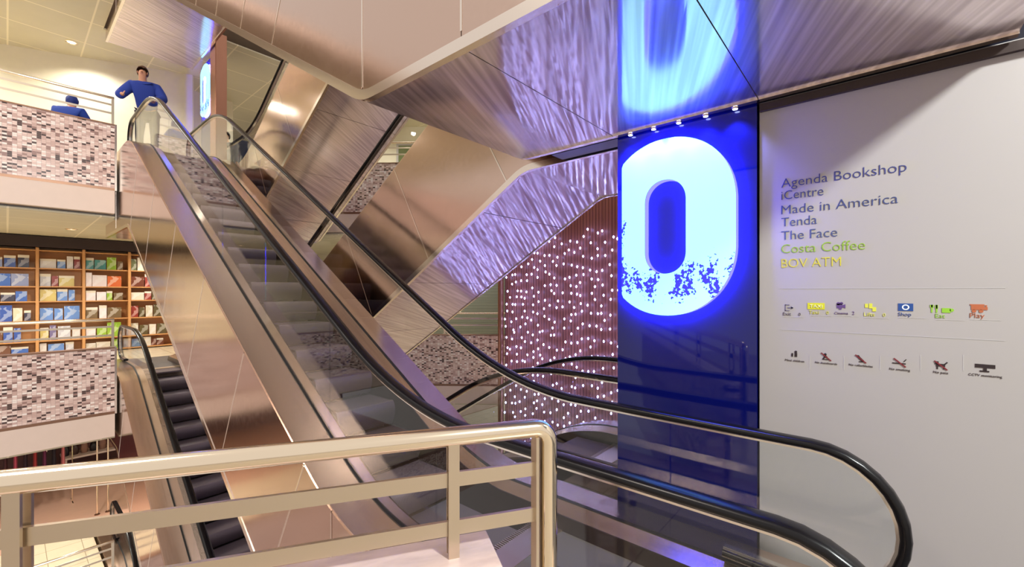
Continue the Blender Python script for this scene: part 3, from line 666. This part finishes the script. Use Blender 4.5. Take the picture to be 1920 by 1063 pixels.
# ------------------------------------------------------------------ curtain of string lights
CX = 6.5
struct(MB().box(0,8,0,.12,-7,4.2).obj('wall_back', M['plank'], loc=(CX,5.71,0), rotz=-PI/2))
tag(MB().lathe([(0,-7),(.06,-7),(.06,4.2),(0,4.2)],20).obj('pole', M['copper'], loc=(CX-.05,5.78,0), smooth=40), 'slim copper pole at the left edge of the string lights', 'pole')
bulb = MB(); bulb.lathe([(0,-.024),(.010,-.014),(.016,0),(.010,.014),(0,.024)],8)
bme = bulb.mesh('bulb', M['led'], 60); wirem = pbr('wire', (96,60,52), .5)
ns = 34
for k in range(ns):
    y = 5.62-k*.135+random.uniform(-.018,.018)
    t = thing('light_string', '%d%s hanging string of tiny white lights from the copper pole' % (k+1, 'th' if 10 < k+1 < 14 else {1:'st',2:'nd',3:'rd'}.get((k+1)%10,'th')), 'string lights', (CX-.07,y,4.0), 0, 'light strings on the plank wall')
    MB().tube([(0,0,0),(random.uniform(-.01,.01),random.uniform(-.02,.02),-3.5),(0,0,-8.0)], .003, 5).obj('wire', wirem, t)
    z = -random.uniform(.1,.6); b0 = None
    while z > -7.7:
        z -= random.uniform(.11,.28)
        if z > -1.2 and k < 60: continue
        o = bpy.data.objects.new('bulb', bme); C.objects.link(o); o.parent = t; o.location = (-.012,random.uniform(-.045,.045),z)

# ------------------------------------------------------------------ copper column and far blue sign
tag(MB().box(3.10,3.33,11.55,11.95,STO,2*STO-1.2).obj('column', M['copper'], bevel=.01), 'square copper clad column on the upper floor', 'column')
fs = thing('lightbox_sign', 'narrow blue glass sign with a glowing digit beside the copper column', 'sign', (3.17,0,STO))
MB().box(0,.07,11.98,12.95,0,2.9).obj('glass_slab', M['navy'], fs)
dd = d.data.copy()
o = bpy.data.objects.new('digit_face', dd); C.objects.link(o); o.parent = fs; o.location = (0,11.38,0)

# ------------------------------------------------------------------ far shop with bookcases on our floor
YB = 17.0
struct(MB().box(-8,3.62,YB+.42,YB+.6,0,3.25).obj('wall_far', M['cream']))
tag(MB().box(-8,3.7,YB-.1,YB+.41,2.91,3.20).obj('shop_header', M['dark']), 'dark brown header board above the bookcases', 'header board')
bx = [-1.38,-.42,.53,1.41,2.38,3.49]
bayn = ['leftmost hidden','blue leftmost','second','third','rightmost']
pal = {1:[(60,90,170),(150,160,200),(70,110,190),(220,210,180),(60,60,80),(120,80,60)],
       2:[(226,220,214),(200,200,206),(110,150,215),(150,70,70),(214,196,120),(120,110,150)],
       3:[(150,190,60),(214,110,60),(90,160,160),(220,214,196),(236,226,226),(120,100,70)],
       4:[(96,84,50),(150,60,48),(214,206,180),(110,60,40),(120,130,90),(226,220,200)]}
cname = lambda c: ('white' if min(c) > 190 else 'black' if max(c) < 85 else 'blue' if c[2] > c[0]+25 and c[2] >= c[1] else 'teal' if c[2] > c[0]+25 else 'green' if c[1] > c[0]+15 else
     'yellow' if c[1] > c[2]+50 and c[0]-c[1] < 45 else 'orange' if c[0]-c[1] > 60 and c[0] > 180 else 'red' if c[0]-c[1] > 60 else 'brown' if c[0] > c[2]+30 else 'grey')
shz = [.06,.41,.95,1.47,1.87,2.36]
coverm = {}
def cover(c):
    if c not in coverm:
        m, nt, b = node_mat('cover_print'); N = nt.nodes; L = nt.links
        tc = N.new('ShaderNodeTexCoord'); v = N.new('ShaderNodeTexVoronoi'); v.inputs['Scale'].default_value = 9; L.new(tc.outputs['Object'], v.inputs['Vector'])
        mx = N.new('ShaderNodeMix'); mx.data_type = 'RGBA'; mx.inputs[6].default_value = lin(c)
        mx.inputs[7].default_value = lin(tuple(min(255,int(x*.55+110)) for x in c))
        gt = N.new('ShaderNodeMath'); gt.operation = 'GREATER_THAN'; gt.inputs[1].default_value = .55; sp = N.new('ShaderNodeSeparateColor')
        L.new(v.outputs['Color'], sp.inputs[0]); L.new(sp.outputs[0], gt.inputs[0]); L.new(gt.outputs[0], mx.inputs[0]); L.new(mx.outputs[2], b.inputs['Base Color'])
        b.inputs['Roughness'].default_value = .35; coverm[c] = m
    return coverm[c]
pages = pbr('paper', (232,224,206), .8)
onm = ['first','second','third','fourth','fifth','sixth','seventh']
shn = ['bottom','second lowest','third lowest','third highest','second highest','top']
for bi in range(1,5):
    x0, x1 = bx[bi], bx[bi+1]
    bc = thing('bookcase', ['','oak bookcase at the far left with blue products','oak bookcase second from the left','oak bookcase third from the left','oak bookcase with dark brown products beside the white escalator flank'][bi], 'bookcase', (x0,YB,0), 0, 'oak bookcases in the far shop')
    w = x1-x0
    MB().box(0,w,.38,.41,0,2.9).obj('back_board', M['oak'], bc)
    for x in (0,w-.03): MB().box(x,x+.03,0,.38,0,2.9).obj('side_board', M['oak'], bc)
    for z in shz+[2.84]: MB().box(.03,w-.03,.02,.38,z-.03,z).obj('shelf_board', M['oak'], bc)
    for si, z in enumerate(shz):
        gap = (shz+[2.84])[si+1]-z-.04; x = .05; j = 0
        while x < w-.16 and j < 7:
            bw = random.choice([.12,.16,.2,.24,.3]); bh = gap*random.uniform(.55,.9); c = random.choice(pal[bi])
            if x+bw > w-.05: break
            dp = random.choice([.03,.05,.12]); ty = .10
            mb = MB()
            if dp < .1:      # book facing out: two boards with pages between
                mb.box(0,bw,0,.004,0,bh,0).box(0,bw,dp-.004,dp,0,bh,0).box(0,.004,.004,dp-.004,0,bh,0).box(.004,bw-.006,.004,dp-.004,.005,bh-.005,1)
                nm = 'book'
            else:            # carton with a lid
                mb.box(.003,bw-.003,.003,dp-.003,0,bh*.78,0).box(0,bw,0,dp,bh*.78,bh,1); nm = 'carton'
            o = mb.obj(nm, [cover(c), pages], loc=(x0+x,YB+ty,z+.001))
            tag(o, '%s %s, %s from the left on the %s shelf of the %s bookcase' % (cname(c), nm, onm[j], shn[si], ['','far left','second','third','rightmost'][bi]), nm, 'goods on the far bookcases')
            x += bw+random.uniform(.008,.035); j += 1
# cream wall with a door beyond the escalators, shutter behind the diagonal balcony
struct(MB().box(3.6,12,YB+.3,YB+.5,0,3.25).obj('wall_far', M['cream']))
dr = thing('shop_door', 'cream panelled door in the pale far wall seen through the escalator glass', 'door', (6.2,YB+.26,0))
MB().box(0,.06,-.02,.05,0,2.2).box(.94,1.0,-.02,.05,0,2.2).box(0,1.0,-.02,.05,2.2,2.26).obj('door_frame', M['bronze'], dr)
MB().box(.06,.94,0,.04,.01,2.2).obj('door_leaf', M['fascia'], dr); MB().box(.84,.87,-.05,0,.9,1.2).obj('door_handle', M['steel'], dr)
tv = thing('screen', 'small bright blue screen on the pale far wall', 'screen', (7.6,YB+.2,1.25))
MB().box(0,.5,0,.06,0,.5).obj('screen_frame', M['ink'], tv); MB().box(.03,.47,-.004,.001,.03,.47).obj('screen_panel', emis('screen_blue', (110,140,255), 2.0), tv)
c0 = cam_pt(690,14.5); c1 = cam_pt(1010,14.5); dd_ = c1-c0
struct(MB().box(0,dd_.length,0,.1,0,3.25).obj('wall_back', M['shutter'], loc=c0, rotz=math.atan2(dd_.y,dd_.x)))
c0 = cam_pt(640,15.5); c1 = cam_pt(1010,15.5); dd_ = c1-c0
struct(MB().box(0,dd_.length,0,.1,STO,STO+3.25).obj('wall_back', M['cream'], loc=c0, rotz=math.atan2(dd_.y,dd_.x)))
wn = thing('shop_window', 'dark green shop window on the upper floor seen between the steel escalators', 'window', c0, math.atan2(dd_.y,dd_.x))
MB().box(2.0,3.4,-.06,0,STO+.5,STO+2.6).obj('window_frame', M['white'], wn); MB().box(2.08,3.32,-.07,-.05,STO+.58,STO+2.52).obj('window_pane', pbr('green_glass', (96,110,70), .1), wn)
# upper floor back wall
w0 = Vector((-3.5,17.7,STO)); w1 = Vector((3.3,14.3,STO)); dv = w1-w0
struct(MB().box(0,dv.length,0,.12,0,3.25).obj('wall_far', M['cream'], loc=w0, rotz=math.atan2(dv.y,dv.x)))
struct(MB().box(3.0,4.6,15.4,15.5,STO,STO+3.25).obj('wall_far', M['cream']))
tag(MB().box(4.7,7.5,15.4,15.5,STO,STO+2.1).obj('navy_shopfront', pbr('navy_front', (26,30,52), .15)), 'dark navy shop front right of the copper column', 'shop front')

# ------------------------------------------------------------------ shop on the floor below
struct(MB().box(-8,8,21.5,21.7,-STO,-STO+3.25).obj('wall_low', pbr('plum_wall', (96,62,60), .5, noise=.2)))
gp = thing('glass_partition', 'green tinted glass partition in the shop below', 'glass partition', (2.35,16.2,-STO))
MB().box(0,1.8,0,.02,.05,2.9).obj('glass_pane', glassy('green_pane', (.42,.52,.38)), gp); MB().box(0,1.8,-.01,.03,0,.05).box(0,1.8,-.01,.03,2.9,2.95).box(-.03,0,-.01,.03,0,2.95).obj('glass_channel', M['satin'], gp)
for k, x in enumerate((1.62,1.84)):
    t = thing('chrome_post', ('left','right')[k]+' one of two slim chrome posts standing on the pink wood floor below', 'post', (x,16.4,-STO), 0, 'chrome posts in the shop below')
    MB().lathe([(0,0),(.06,0),(.06,.03),(.02,.05)],16).obj('base', M['bronze'], t, 40); MB().lathe([(.018,.05),(.018,2.2),(0,2.2)],12).obj('shaft', M['steel'], t, 40)
rk = thing('clothes_rack', 'clothes rack with red and plum garments in the shop below', 'clothes rack', (-.35,18.0,-STO))
MB().tube([(0,0,0),(0,0,1.85),(1.6,0,1.85),(1.6,0,0)], .015, 8).tube([(0,-.25,.02),(0,.25,.02)],.015,8).tube([(1.6,-.25,.02),(1.6,.25,.02)],.015,8).obj('rack_frame', M['steel'], rk, 40)
gc = [(120,30,50),(60,24,30),(160,60,80),(40,20,28),(140,40,40),(90,30,60),(30,20,26),(170,90,90)]
for k in range(8):
    g = MB(); n = 10; vs = []
    for (hw, z, dy) in ((.03,1.81,.02),(.18,1.73,.035),(.17,1.45,.04),(.2,1.1,.05),(.24,.6,.06)):
        for q in range(n): a = 2*PI*q/n; vs.append((dy*math.cos(a), hw*math.sin(a), z))
    g.add(vs, [(i*n+q,i*n+(q+1)%n,(i+1)*n+(q+1)%n,(i+1)*n+q) for i in range(4) for q in range(n)])
    o = g.obj('garment', pbr('cloth', gc[k], .9), smooth=60, loc=(-.35+.15+k*.18,18.0,-STO))
    tag(o, ['dark red','dark plum','rose pink','near black','brick red','purple','black','dusty pink'][k]+' garment hanging on the rack in the shop below', 'garment', 'garments on the rack below')
ct = thing('display_table', 'low pale display table piled with dark goods in the shop below', 'table', (1.15,19.9,-STO))
MB().box(0,1.7,0,.8,.72,.78).obj('table_top', M['fascia'], ct, bevel=.01)
for x in (.06,1.58):
    for y in (.06,.68): MB().box(x,x+.06,y,y+.06,0,.72).obj('leg', M['fascia'], ct)
for k in range(7):
    x = 1.25+k*.22; h = random.uniform(.25,.5)
    o = MB().lathe([(0,0),(.08,0),(.10,h*.4),(.07,h*.75),(.03,h*.85),(.035,h),(0,h)],14).obj('vase', pbr('dark_ceramic', random.choice([(30,20,20),(70,44,36),(150,110,90)]), .3), smooth=50, loc=(x,20.25,-STO+.781))
    tag(o, onm[k]+' vase from the left on the low display table below', 'vase', 'vases on the table below')

cb_ = thing('cabinet', 'tall black cabinet between the garment rack and the vases in the shop below', 'cabinet', (.62,20.6,-STO))
MB().box(0,.42,.02,.45,.06,2.0).obj('cabinet_body', M['ink'], cb_, bevel=.006)
for k in range(2):
    dd2 = MB().box(.005+k*.207,.205+k*.207,0,.02,.08,1.98).obj('door', M['dark'], cb_, bevel=.003)
    MB().box(.17+k*.05,.185+k*.05,-.02,0,.95,1.15).obj('handle', M['steel'], dd2)
MB().box(.02,.4,.06,.43,0,.06).obj('plinth', M['dark'], cb_)

# ------------------------------------------------------------------ downlights
def downlight(x, y, z, label, e=45, col=(1,.94,.86)):
    t = thing('downlight', label, 'downlight', (x,y,z), 0, 'round ceiling downlights')
    MB().lathe([(.075,0),(.11,0),(.11,-.012),(.09,-.02),(.075,-.006)],20).obj('ring', M['steel'], t, 40)
    MB().lathe([(.08,-.004),(0,-.004)],20).obj('lens', M['lamp'], t)
    ld = bpy.data.lights.new('downlight_beam', 'SPOT'); ld.energy = e; ld.color = col; ld.spot_size = 2.6; ld.spot_blend = .6; ld.shadow_soft_size = .08
    lo = bpy.data.objects.new('downlight_beam', ld); C.objects.link(lo); lo.parent = t; lo.location = (0,0,-.04)
k = 0
for F, nm in ((0,'on our level'),(STO,'on the upper floor'),(-STO,'on the floor below')):
    for (x, y) in ((-2.6,13.2),(-.2,13.2),(1.0,14.6),(-1.4,15.6),(5.6,14.6),(7.4,12.6),(9.2,10.2),(3.3,16.1)):
        w = 'near the left edge' if x < -1 else 'above the mosaic parapet' if x < .5 else 'near the escalator landing' if x < 3.4 else {5.6:'leftmost of three ',7.4:'middle of three ',9.2:'rightmost of three '}[x]+'behind the crossing escalators'
        downlight(x, y, F+STO-1.22, 'round white ceiling downlight %s, %s' % (nm, w)+(', further back' if y > 15 else ''), 190)

# ------------------------------------------------------------------ people
def person(label, loc, rotz, joints, coat, hairc, skin=(206,150,120), hat=None):
    t = thing('person', label, 'person', loc, rotz, None)
    J = joints; names_ = list(J); idx = {n: i for i, n in enumerate(names_)}
    E = [('pelvis','waist'),('waist','chest'),('chest','neck'),('neck','head0'),('head0','head1'),
         ('chest','shL'),('shL','elL'),('elL','haL'),('chest','shR'),('shR','elR'),('elR','haR'),
         ('pelvis','hipL'),('hipL','knL'),('knL','anL'),('anL','toL'),('pelvis','hipR'),('hipR','knR'),('knR','anR'),('anR','toR')]
    R = dict(haLc=(.04,.04),haRc=(.04,.04),pelvis=(.15,.11),waist=(.14,.1),chest=(.16,.115),neck=(.055,.055),head0=(.075,.085),head1=(.07,.08),shL=(.07,.07),shR=(.07,.07),elL=(.048,.048),elR=(.048,.048),haL=(.032,.036),haR=(.032,.036),
             hipL=(.095,.095),hipR=(.095,.095),knL=(.06,.06),knR=(.06,.06),anL=(.042,.042),anR=(.042,.042),toL=(.035,.03),toR=(.035,.03))
    def skin_obj(nm, keys, edges, mat, grow=0., sub=2):
        me = bpy.data.meshes.new(nm); id2 = {k: i for i, k in enumerate(keys)}
        me.from_pydata([J[k] for k in keys], [(id2[a],id2[b]) for a,b in edges if a in id2 and b in id2], [])
        o = bpy.data.objects.new(nm, me); C.objects.link(o)
        sk = o.modifiers.new('skin','SKIN'); sk.use_smooth_shade = True
        sb = o.modifiers.new('sub','SUBSURF'); sb.levels = sub; sb.render_levels = sub
        for k in keys:
            v = me.skin_vertices[0].data[id2[k]]; v.radius = (R[k][0]+grow, R[k][1]+grow); v.use_root = (k == keys[0])
        dg = bpy.context.evaluated_depsgraph_get(); m2 = bpy.data.meshes.new_from_object(o.evaluated_get(dg))
        bpy.data.objects.remove(o)
        m2.materials.clear(); m2.materials.append(mat); m2.name = nm
        o = bpy.data.objects.new(nm, m2); C.objects.link(o); o.parent = t; return o
    skm = pbr('skin', skin, .5)
    skin_obj('body', [k for k in names_ if k not in ('haLc','haRc','face','col')], E, skm)
    J['col'] = tuple(Vector(J['chest'])*.35+Vector(J['neck'])*.65); R['col'] = (.075,.07)
    skin_obj('jacket', ['pelvis','waist','chest','col','shL','elL','haLc','shR','elR','haRc'] if 'haLc' in J else ['pelvis','waist','chest','col','shL','elL','shR','elR'],
             E+[('elL','haLc'),('elR','haRc'),('chest','col')], pbr('jacket_cloth', coat, .85, bump=.2, nscale=20), .045)
    skin_obj('trousers', ['pelvis','hipL','knL','anL','hipR','knR','anR'], E, pbr('trouser_cloth', (34,34,48), .9), .016)
    hp = Vector(J['head1']); h0 = Vector(J['head0'])
    # face: nose, eyes, ears, then hair
    f = Vector(J.get('face',(0,-1,0))); s_ = f.cross(Vector((0,0,1))).normalized(); cc = (hp+h0)/2
    MB().lathe([(0,.03),(.012,.01),(.018,-.015),(0,-.02)],8,c=tuple(cc+f*.085)).obj('nose', skm, t, 60)
    for q in (-1,1):
        MB().lathe([(0,.009),(.009,0),(0,-.009)],8,c=tuple(cc+f*.078+s_*q*.03+Vector((0,0,.025)))).obj('eye', M['ink'], t, 60)
        MB().lathe([(0,.03),(.014,.01),(.012,-.02),(0,-.03)],8,c=tuple(cc+s_*q*.082)).obj('ear', skm, t, 60)
    MB().box(-.022,.022,-.004,.004,-.004,.004).obj('mouth', pbr('lip', (150,80,76), .5), t, loc=tuple(cc+f*.083-Vector((0,0,.045))))
    hb = bmesh.new(); bmesh.ops.create_icosphere(hb, subdivisions=3, radius=1)
    for v in list(hb.verts):
        n = Vector(v.co); 
        k2 = 1.0+.06*math.sin(9*n.x+5*n.z)*math.cos(7*n.y)
        v.co = cc+Vector((n.x*.098*k2, n.y*.108*k2, n.z*.125*k2+.022))-f*.016
    kill = [v for v in hb.verts if (v.co-cc).dot(f) > .035 and v.co.z < cc.z+.06]+[v for v in hb.verts if v.co.z < cc.z-.08]
    bmesh.ops.delete(hb, geom=list(set(kill)), context='VERTS')
    me = bpy.data.meshes.new('hair'); hb.to_mesh(me); hb.free(); me.materials.append(pbr('hair', hairc, .7)); 
    for p in me.polygons: p.use_smooth = True
    o = bpy.data.objects.new('hair', me); C.objects.link(o); o.parent = t
    # hands with five fingers
    for sd in ('L','R'):
        h = Vector(J['ha'+sd]); dr_ = (h-Vector(J['el'+sd])).normalized(); sx = dr_.cross(Vector((0,1,0.01))).normalized()
        mb = MB()
        for q in range(4):
            b0 = h+dr_*.03+sx*(q-1.5)*.018; ln = (.06,.07,.075,.058)[q]
            mb.tube([b0,b0+dr_*ln*.5+Vector((0,-.006,0)),b0+dr_*ln+Vector((0,-.022,0))],[.009,.0085,.006],8)
        b0 = h+sx*.03-dr_*.01; mb.tube([b0,b0+sx*.025+dr_*.025,b0+sx*.028+dr_*.055],[.010,.009,.007],8)
        mb.obj('fingers', skm, t, 60)
    return t
STAND = dict(pelvis=(0,0,.95),waist=(0,0,1.12),chest=(0,-.01,1.38),neck=(0,-.01,1.53),head0=(0,-.02,1.62),head1=(0,-.02,1.75),
    shL=(.19,0,1.43),elL=(.27,.03,1.15),haLc=(.28,-.06,.95),haL=(.28,-.08,.90),shR=(-.19,0,1.43),elR=(-.27,.03,1.15),haRc=(-.28,-.06,.95),haR=(-.28,-.08,.90),
    hipL=(.1,0,.9),knL=(.11,-.02,.5),anL=(.11,.02,.09),toL=(.13,-.16,.035),hipR=(-.1,0,.9),knR=(-.11,-.06,.5),anR=(-.11,-.02,.09),toR=(-.13,-.2,.035))
LEAN = {k: tuple(c*1.1 for c in v) for k, v in STAND.items()}; LEAN.update({k: tuple(c*1.1 for c in v) for k, v in dict(waist=(.0,-.04,1.12),chest=(-.02,-.12,1.36),neck=(-.03,-.18,1.50),head0=(-.03,-.21,1.57),head1=(-.03,-.23,1.70),shL=(.17,-.1,1.42),shR=(-.21,-.12,1.40),
    elL=(.28,-.22,1.18),haLc=(.2,-.36,1.12),haL=(.17,-.40,1.12),elR=(-.36,-.2,1.16),haRc=(-.3,-.36,1.12),haR=(-.27,-.4,1.12)).items()})
SIT = dict(pelvis=(0,0,.5),waist=(0,-.03,.66),chest=(0,-.1,.92),neck=(0,-.14,1.06),head0=(0,-.17,1.14),head1=(0,-.19,1.25),
    shL=(.19,-.08,.97),elL=(.27,-.18,.72),haLc=(.2,-.38,.74),haL=(.18,-.42,.75),shR=(-.19,-.08,.97),elR=(-.27,-.18,.72),haRc=(-.2,-.38,.74),haR=(-.18,-.42,.75),
    hipL=(.1,-.04,.48),knL=(.12,-.46,.5),anL=(.12,-.44,.09),toL=(.13,-.6,.035),hipR=(-.1,-.04,.48),knR=(-.12,-.46,.5),anR=(-.12,-.44,.09),toR=(-.13,-.6,.035))
fc = math.atan2(-.648,-.762)                    # towards the viewer
person('person in a blue jacket standing behind the top of the near escalator, head bowed', (1.93,11.75,STO), -.35, LEAN, (36,60,150), (96,66,44))
person('seated person in a blue hooded jacket just above the upper left mosaic parapet', (.79,12.5,STO), 2.6, SIT, (30,62,150), (30,50,120), hat=True)
ch = thing('chair', 'dark chair behind the upper left parapet under the seated person', 'chair', (.79,12.5,STO), 2.6)
MB().box(-.22,.22,-.24,.2,.36,.40).obj('seat', M['ink'], ch, bevel=.01); MB().box(-.22,.22,.2,.23,.4,.8).obj('backrest', M['ink'], ch)
for x in (-.2,.17):
    for y in (-.22,.17): MB().box(x,x+.03,y,y+.03,0,.36).obj('leg', M['steel'], ch)
person('person in dark blue seen through the glass below the copper column', (4.05,14.1,STO), -.6, STAND, (40,48,78), (60,40,32), skin=(214,150,110))
